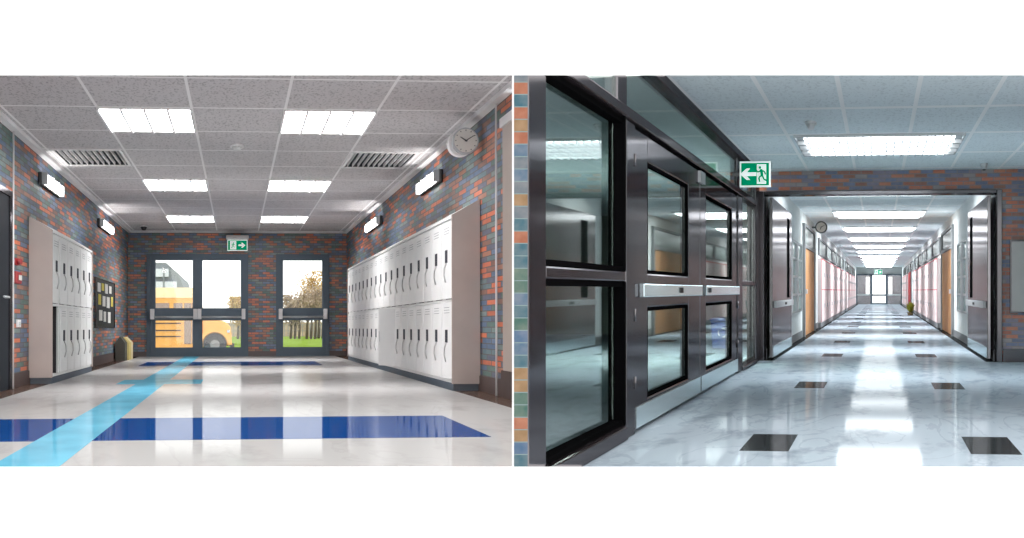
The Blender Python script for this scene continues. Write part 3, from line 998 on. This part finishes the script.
# ---------- what stands in the side hall
t = thing('wheeled_bin', 'blue recycling bin with a white mark, seen through the glass double door', 'bin', HALL, (-2.62, 34.2, 0))
obj('bin_body', MB().prism([(-.18, .03), (-.205, .50), (.205, .50), (.18, .03)], 'y', 0, 1.4), 'bin_blue', t, bevel=.01)
obj('bin_lid', MB().box(-.22, .22, -.06, 1.46, .50, .545), 'bin_blue', t, bevel=.01)
mk = MB()
for k in range(3):
    a0 = k * 2 * PI / 3 + .5
    pts = [(.075 * math.cos(a0 + i * .22), .30 + .075 * math.sin(a0 + i * .22)) for i in range(7)]
    for (ax, az), (bx, bz) in zip(pts, pts[1:]):
        d_ = .012
        ca, cz = ax * 1.0, az
        mk.prism([(ax * .84, .30 + (az - .30) * .84), (ax * 1.12, .30 + (az - .30) * 1.12), (bx * 1.12, .30 + (bz - .30) * 1.12), (bx * .84, .30 + (bz - .30) * .84)], 'y', -.03, -.015)
obj('recycling_mark', mk, 'paper', t)
t = thing('ceiling_light', 'added fill light hidden in the hall behind the glazed double door', 'ceiling light', HALL, (-2.78, 27.0, ZH))  # added light, kept out of view behind the door leaf to brighten the hall
obj('light_frame', MB().box(-.29, .29, -.1, 5.1, -.012, 0), 'white_trim', t)
obj('lamp_tray', MB().box(-.25, .25, .1, 4.9, -.02, -.012), 'side_fill', t)


# ---------- corridor ceiling lights
def hall_light(v, hw, label, louvre):
    t = thing('ceiling_light', label, 'ceiling light', HALL, (0, v, ZH), 'recessed lights along the corridor ceiling')
    ln = 3.2 if louvre else 3.4
    obj('light_frame', MB().box(-hw - .1, hw + .1, 0, .1, -.03, 0).box(-hw - .1, hw + .1, ln - .1, ln, -.03, 0).box(-hw - .1, -hw - .085, .1, ln - .1, -.03, 0).box(hw + .085, hw + .1, .1, ln - .1, -.03, 0), 'steel', t)
    obj('lamp_tray', MB().box(-hw, hw, .1, ln - .1, -.012 if louvre else -.055, 0), 'hall_lamp' if louvre else 'corridor_lamp', t)
    if louvre:
        obj('reflector', MB().box(-hw - .085, -hw, .1, ln - .1, -.006, 0).box(hw, hw + .085, .1, ln - .1, -.006, 0), 'steel', t)
        lv = MB()
        for k in range(19):
            x = -hw + 2 * hw * (k + .5) / 19
            lv.box(x - .005, x + .005, .1, ln - .1, -.055, -.012)
        for k in range(1, 4):
            y = .1 + (ln - .2) * k / 4
            lv.box(-hw - .085, hw + .085, y - .03, y + .03, -.055, -.012)
        obj('light_louvre', lv, 'steel', t)
    return t


hall_light(22.42, .836, 'wide louvred ceiling light in front of the corridor doorway', True)
for k in range(11):
    hall_light(32.75 + (11.0 * k if k < 10 else 109.5), .905, 'bright strip light on the corridor ceiling, %s beyond the doorway' % ORD[k], False)  # the last strip is added to brighten the wall above the exit

t = thing('smoke_detector', 'small white smoke detector beside the wide louvred corridor light', 'smoke detector', HALL, (-.69, 20.8, ZH))
obj('detector_base', MB().disc((0, 0), 'z', .06, -.02, 0, ry=.25), 'white_trim', t)
obj('detector_head', MB().disc((0, 0), 'z', .045, -.02, -.07, ry=.18, r2=.03), 'white_trim', t)
t = thing('dome_camera', 'small white ceiling camera near the brick above the grey board', 'camera', HALL, (1.41, 28.0, ZH))
obj('camera_base', MB().disc((0, 0), 'z', .05, -.03, 0, ry=.2), 'white_trim', t)
obj('camera_dome', MB().disc((0, 0), 'z', .045, -.03, -.075, ry=.15, r2=.03), 'white_trim', t)
obj('camera_lens', MB().disc((0, 0), 'z', .022, -.075, -.09, ry=.07), 'black', t)

# ---------- exit sign on the glazed partition
t = exit_sign('green exit sign with arrow fixed to the glazed partition', HALL, (-1.43, 23.6, 2.385), .36, .30, False, .06)
obj('sign_bracket', MB().box(-.27, -.18, .0, .1, -.02, .02), 'frame', t)

# ---------- open door leaves in the doorway
for s, nm in ((-1, 'against the wall beside the glazed partition'), (1, 'against the wall beside the brick with the grey board')):
    d = thing('door_6' if s < 0 else 'door_7', 'dark steel fire door standing open ' + nm, 'door', HALL, kind='structure')
    u0 = s * 1.60
    X = lambda a, c: (min(u0 - s * a, u0 - s * c), max(u0 - s * a, u0 - s * c))
    v0, v1 = 29.85, 36.4
    leaf = obj('door_leaf', MB().box(*X(0, .05), v0, v1, .02, 2.40), 'leaf_metal', d, bevel=.008)
    obj('vision_slit', MB().box(*X(.05, .056), 34.6, 35.4, .9, 2.26), 'frame_deep', leaf)
    obj('push_bar', MB().box(*X(.05, .09), v0 + .4, v1 - .1, .76, .86), 'steel', leaf, bevel=.008)
    obj('bar_lock', MB().box(*X(.09, .10), 33.0, 33.5, .79, .83), 'black', leaf)
    obj('kick_plate', MB().box(*X(.05, .058), v0 + .1, v1 - .1, .03, .19), 'chrome', leaf)

# ---------- corridor walls
for s, nm in ((-1, 'left'), (1, 'right')):
    b = MB().box(min(s * CW, s * (CW + .1)), max(s * CW, s * (CW + .1)), VP_ + .5, VE, 0, ZH)
    struct('wall_corridor_' + nm, b, 'white_wall', HALL, 'white corridor wall %s' % ('with the round clock' if s < 0 else 'with the small green plant'), 'wall')
    b = MB().box(min(s * CW, s * (CW - .015)), max(s * CW, s * (CW - .015)), VP_ + .5, VE, 0, .15)
    struct('baseboard_corridor_' + nm, b, 'grey_plinth', HALL, 'grey skirting along the corridor wall %s' % ('with the clock' if s < 0 else 'with the plant'), 'skirting')


def ux(s, a, c):
    return min(s * (CW - a), s * (CW - c)), max(s * (CW - a), s * (CW - c))


wn, dn = 2, 8
SIDE = {-1: 'on the clock side', 1: 'on the plant side'}
for s in (-1, 1):
    # framed glass panels before the oak door
    t = thing('window_%d' % wn, 'narrow grey green glass panels in dark frames %s of the corridor' % SIDE[s], 'window', HALL, kind='structure')
    wn += 1
    v0, v1 = (37.9, 43.0) if s < 0 else (38.2, 42.9)
    mid = (v0 + v1) / 2
    for a, c in ((v0, mid - .15), (mid + .15, v1)):
        f = MB().box(*ux(s, 0, .05), a, a + .25, .58, 1.99).box(*ux(s, 0, .05), c - .25, c, .58, 1.99)
        for z in (.58, .92, 1.27, 1.62, 1.95):
            f.box(*ux(s, 0, .05), a + .25, c - .25, z, z + .04)
        fo = obj('window_frame', f, 'steel', t)
        obj('window_glass', MB().box(*ux(s, .005, .02), a + .25, c - .25, .6, 1.97), 'pale_glass', fo)
    # oak door with a transom light
    v0, v1 = (44.2, 51.6) if s < 0 else (45.6, 53.6)
    d = thing('door_%d' % dn, 'oak door with a glass transom %s of the corridor' % SIDE[s], 'door', HALL, kind='structure')
    dn += 1
    obj('door_leaf', MB().box(*ux(s, 0, .03), v0 + .4, v1 - .4, .01, 1.97), 'oak', d)
    obj('door_frame', MB().box(*ux(s, 0, .06), v0, v0 + .4, 0, 2.5).box(*ux(s, 0, .06), v1 - .4, v1, 0, 2.5).box(*ux(s, 0, .06), v0 + .4, v1 - .4, 1.97, 2.05).box(*ux(s, 0, .06), v0 + .4, v1 - .4, 2.44, 2.5), 'grey_plinth', d)
    obj('transom_glass', MB().box(*ux(s, .005, .02), v0 + .4, v1 - .4, 2.05, 2.44), 'board_grey', d)
    obj('door_handle', MB().box(*ux(s, .03, .07), v0 + .8, v0 + 1.3, .95, 1.05), 'steel', d)
    # transom lights over the locker banks
    for a, c, lab in ((55.4, 93.6, 'row of high windows over the near pink lockers'), (99.0, 138.0, 'row of high windows over the far pink lockers')):
        t = thing('window_%d' % wn, lab + ' ' + SIDE[s], 'window', HALL, kind='structure')
        wn += 1
        f = MB().box(*ux(s, 0, .05), a, c, 2.0, 2.05).box(*ux(s, 0, .05), a, c, 2.42, 2.47)
        n = 5
        for k in range(n + 1):
            y = a + (c - a - .6) * k / n
            f.box(*ux(s, 0, .05), y, y + .6, 2.05, 2.42)
        obj('window_frame', f, 'grey_plinth', t)
        obj('window_glass', MB().box(*ux(s, .005, .02), a, c, 2.05, 2.42), 'board_grey', t)

# ---------- pink framed lockers
def pink_locker(s, wd, label, group):
    t = thing('locker', label, 'locker', WORLD, (0, 0, 0), group)
    X = lambda a, c: (min(s * a, s * c), max(s * a, s * c))
    obj('locker_body', MB().box(*X(0, .095), .01, wd - .01, .14, 1.90), 'pale_door', t)
    fr = MB().box(*X(-.006, 0), .012, wd - .012, 1.862, 1.90).box(*X(-.006, 0), .012, wd - .012, 1.03, 1.055).box(*X(-.006, 0), .012, .07, .14, 1.87).box(*X(-.006, 0), wd - .07, wd - .012, .14, 1.87)
    obj('pink_frame', fr, 'pink', t)
    for z0, z1 in ((.16, 1.025), (1.06, 1.865)):
        dr = obj('locker_door', MB().box(*X(-.012, 0), .11, wd - .11, z0, z1), 'pale_door', t)
        obj('door_handle', MB().box(*X(-.03, -.012), wd * .7, wd * .78, (z0 + z1) / 2 - .06, (z0 + z1) / 2 + .06), 'steel', dr)
    return t


for s in (-1, 1):
    for a, n, wd, where, g in ((55.4, 12, 3.18, 'beyond the oak door', 'near'), (99.0 if s < 0 else 115.0, 12 if s < 0 else 8, 3.2 if s < 0 else 2.9, 'towards the far exit', 'far')):
        grp = '%s bank of pink framed lockers %s' % (g, SIDE[s])
        p0 = None
        for k in range(n):
            lab = ('pink framed locker, %s beyond the oak door %s' if g == 'near' else 'pink framed locker, %s in the far bank %s') % (ORD[k], SIDE[s])
            loc = (s * (CW - .10), a + k * wd, 0)
            if p0 is None:
                p0 = pink_locker(s, wd, lab, grp)
                p0.matrix_world = HALL @ Matrix.Translation(loc)
            else:
                dup(p0, HALL, loc, lab)
        solo('locker_plinth', MB().box(*ux(s, .018, .09), a, a + n * wd, .002, .137), 'grey_plinth', 'grey plinth under the pink framed lockers %s %s' % (SIDE[s], where), 'plinth', HALL)
d = thing('door_%d' % dn, 'red door on the plant side near the far exit', 'door', HALL, kind='structure')
obj('door_leaf', MB().box(*ux(1, 0, .04), 103, 113.6, .01, 2.0), 'red', d)
obj('door_frame', MB().box(*ux(1, 0, .06), 102.4, 103, 0, 2.06).box(*ux(1, 0, .06), 113.6, 114.2, 0, 2.06).box(*ux(1, 0, .06), 103, 113.6, 2.0, 2.06), 'grey_plinth', d)
dn += 1

# ---------- corridor clock
t = thing('wall_clock', 'small round clock with black rim on the white corridor wall', 'clock', HALL, (-1.42, 50.5, 2.60))
R = .15
obj('clock_rim', MB().disc((0, 0), 'y', R, 0, .2, 32), 'black', t)
fc = obj('clock_face', MB().disc((0, 0), 'y', R * .80, -.02, 0, 32), 'paper', t)
R2 = R
obj('hour_hand', hand(rad(200), .07, .010, -.05), 'black', t)
obj('minute_hand', hand(rad(60), .10, .008, -.06), 'black', t)
obj('clock_bracket', MB().box(-.24, -.1, .05, .15, -.02, .02), 'black', t)

# ---------- grey board on the brick
t = thing('wall_board', 'grey green board in a dark frame on the brick wall', 'board', HALL, (1.83, VP_, .70))
obj('board_panel', MB().box(.02, .60, -.06, 0, .02, 1.02), 'board_grey', t)
obj('board_frame', MB().box(0, .02, -.12, 0, 0, 1.04).box(.60, .62, -.12, 0, 0, 1.04).box(.02, .60, -.12, 0, 0, .02).box(.02, .60, -.12, 0, 1.02, 1.04), 'frame', t)

# ---------- potted plant
t = thing('potted_plant', 'small yellow green plant in a pot by the corridor lockers', 'plant', HALL, (1.27, 84.0, 0))
obj('plant_pot', MB().disc((0, 0), 'z', .10, 0, .12, 20, ry=.4, r2=.13), 'pot', t)
lf = MB()
rnd = random.Random(5)
for k in range(130):
    a = rnd.uniform(0, 2 * PI)
    ln = rnd.uniform(.15, .62)
    sp = rnd.uniform(.06, .24)
    pts = [Vector((math.cos(a) * sp * q, math.sin(a) * sp * q * 2, .10 + ln * (q - .25 * q * q))) for q in (0, .35, .7, 1)]
    sd = Vector((-math.sin(a), math.cos(a), 0)) * .035
    ws = [.4, 1, .8, .05]
    vs = [[lf.bm.verts.new(p - sd * w_), lf.bm.verts.new(p + sd * w_)] for p, w_ in zip(pts, ws)]
    for p, q in zip(vs, vs[1:]):
        lf.bm.faces.new((p[0], p[1], q[1], q[0]))
obj('leaves', lf, 'plant', t)

# ---------- far end of the corridor
b = MB().box(-CW, CW, VE, VE + .3, 2.22, ZH)
struct('wall_exit', b, 'white_wall', HALL, 'white wall above the far exit', 'wall')
d = thing('door_%d' % dn, 'far corridor exit with dark doors folded either side of a bright glass door', 'door', HALL, kind='structure')
fr = MB().box(-CW, -1.58, VE - .4, VE + .2, 0, 2.22).box(1.58, CW, VE - .4, VE + .2, 0, 2.22).box(-1.58, 1.58, VE - .4, VE + .2, 2.14, 2.22)
fr.box(-.62, -.48, VE - .4, VE + .2, 0, 2.14).box(.48, .62, VE - .4, VE + .2, 0, 2.14).box(-.48, .48, VE - .2, VE, .62, .74).box(-.48, .48, VE - .2, VE, 0, .10)
obj('door_frame', fr, 'navy_door', d)
obj('door_glass', MB().box(-.48, .48, VE - .06, VE - .02, .1, .62).box(-.48, .48, VE - .06, VE - .02, .74, 2.14), 'clear', d)
for s in (-1, 1):
    X = lambda a, c: (min(s * a, s * c), max(s * a, s * c))
    lf = obj('side_panel', MB().box(*X(.95, 1.58), VE - .3, VE, 0, 2.14).box(*X(.62, .95), VE - .3, VE, 0, .64).box(*X(.62, .70), VE - .3, VE, .64, 2.14).box(*X(.62, .95), VE - .3, VE, 2.02, 2.14), 'leaf_metal', d)
    obj('panel_glass', MB().box(*X(.70, .95), VE - .1, VE - .05, .64, 2.02), 'clear', lf)
    obj('panel_bar', MB().box(*X(.62, 1.58), VE - .7, VE - .3, .64, .76), 'steel', lf)
exit_sign('small green exit sign hanging over the bright far door of the corridor', HALL, (-.05, VE - 3, 2.36), .58, .34, True, .2)
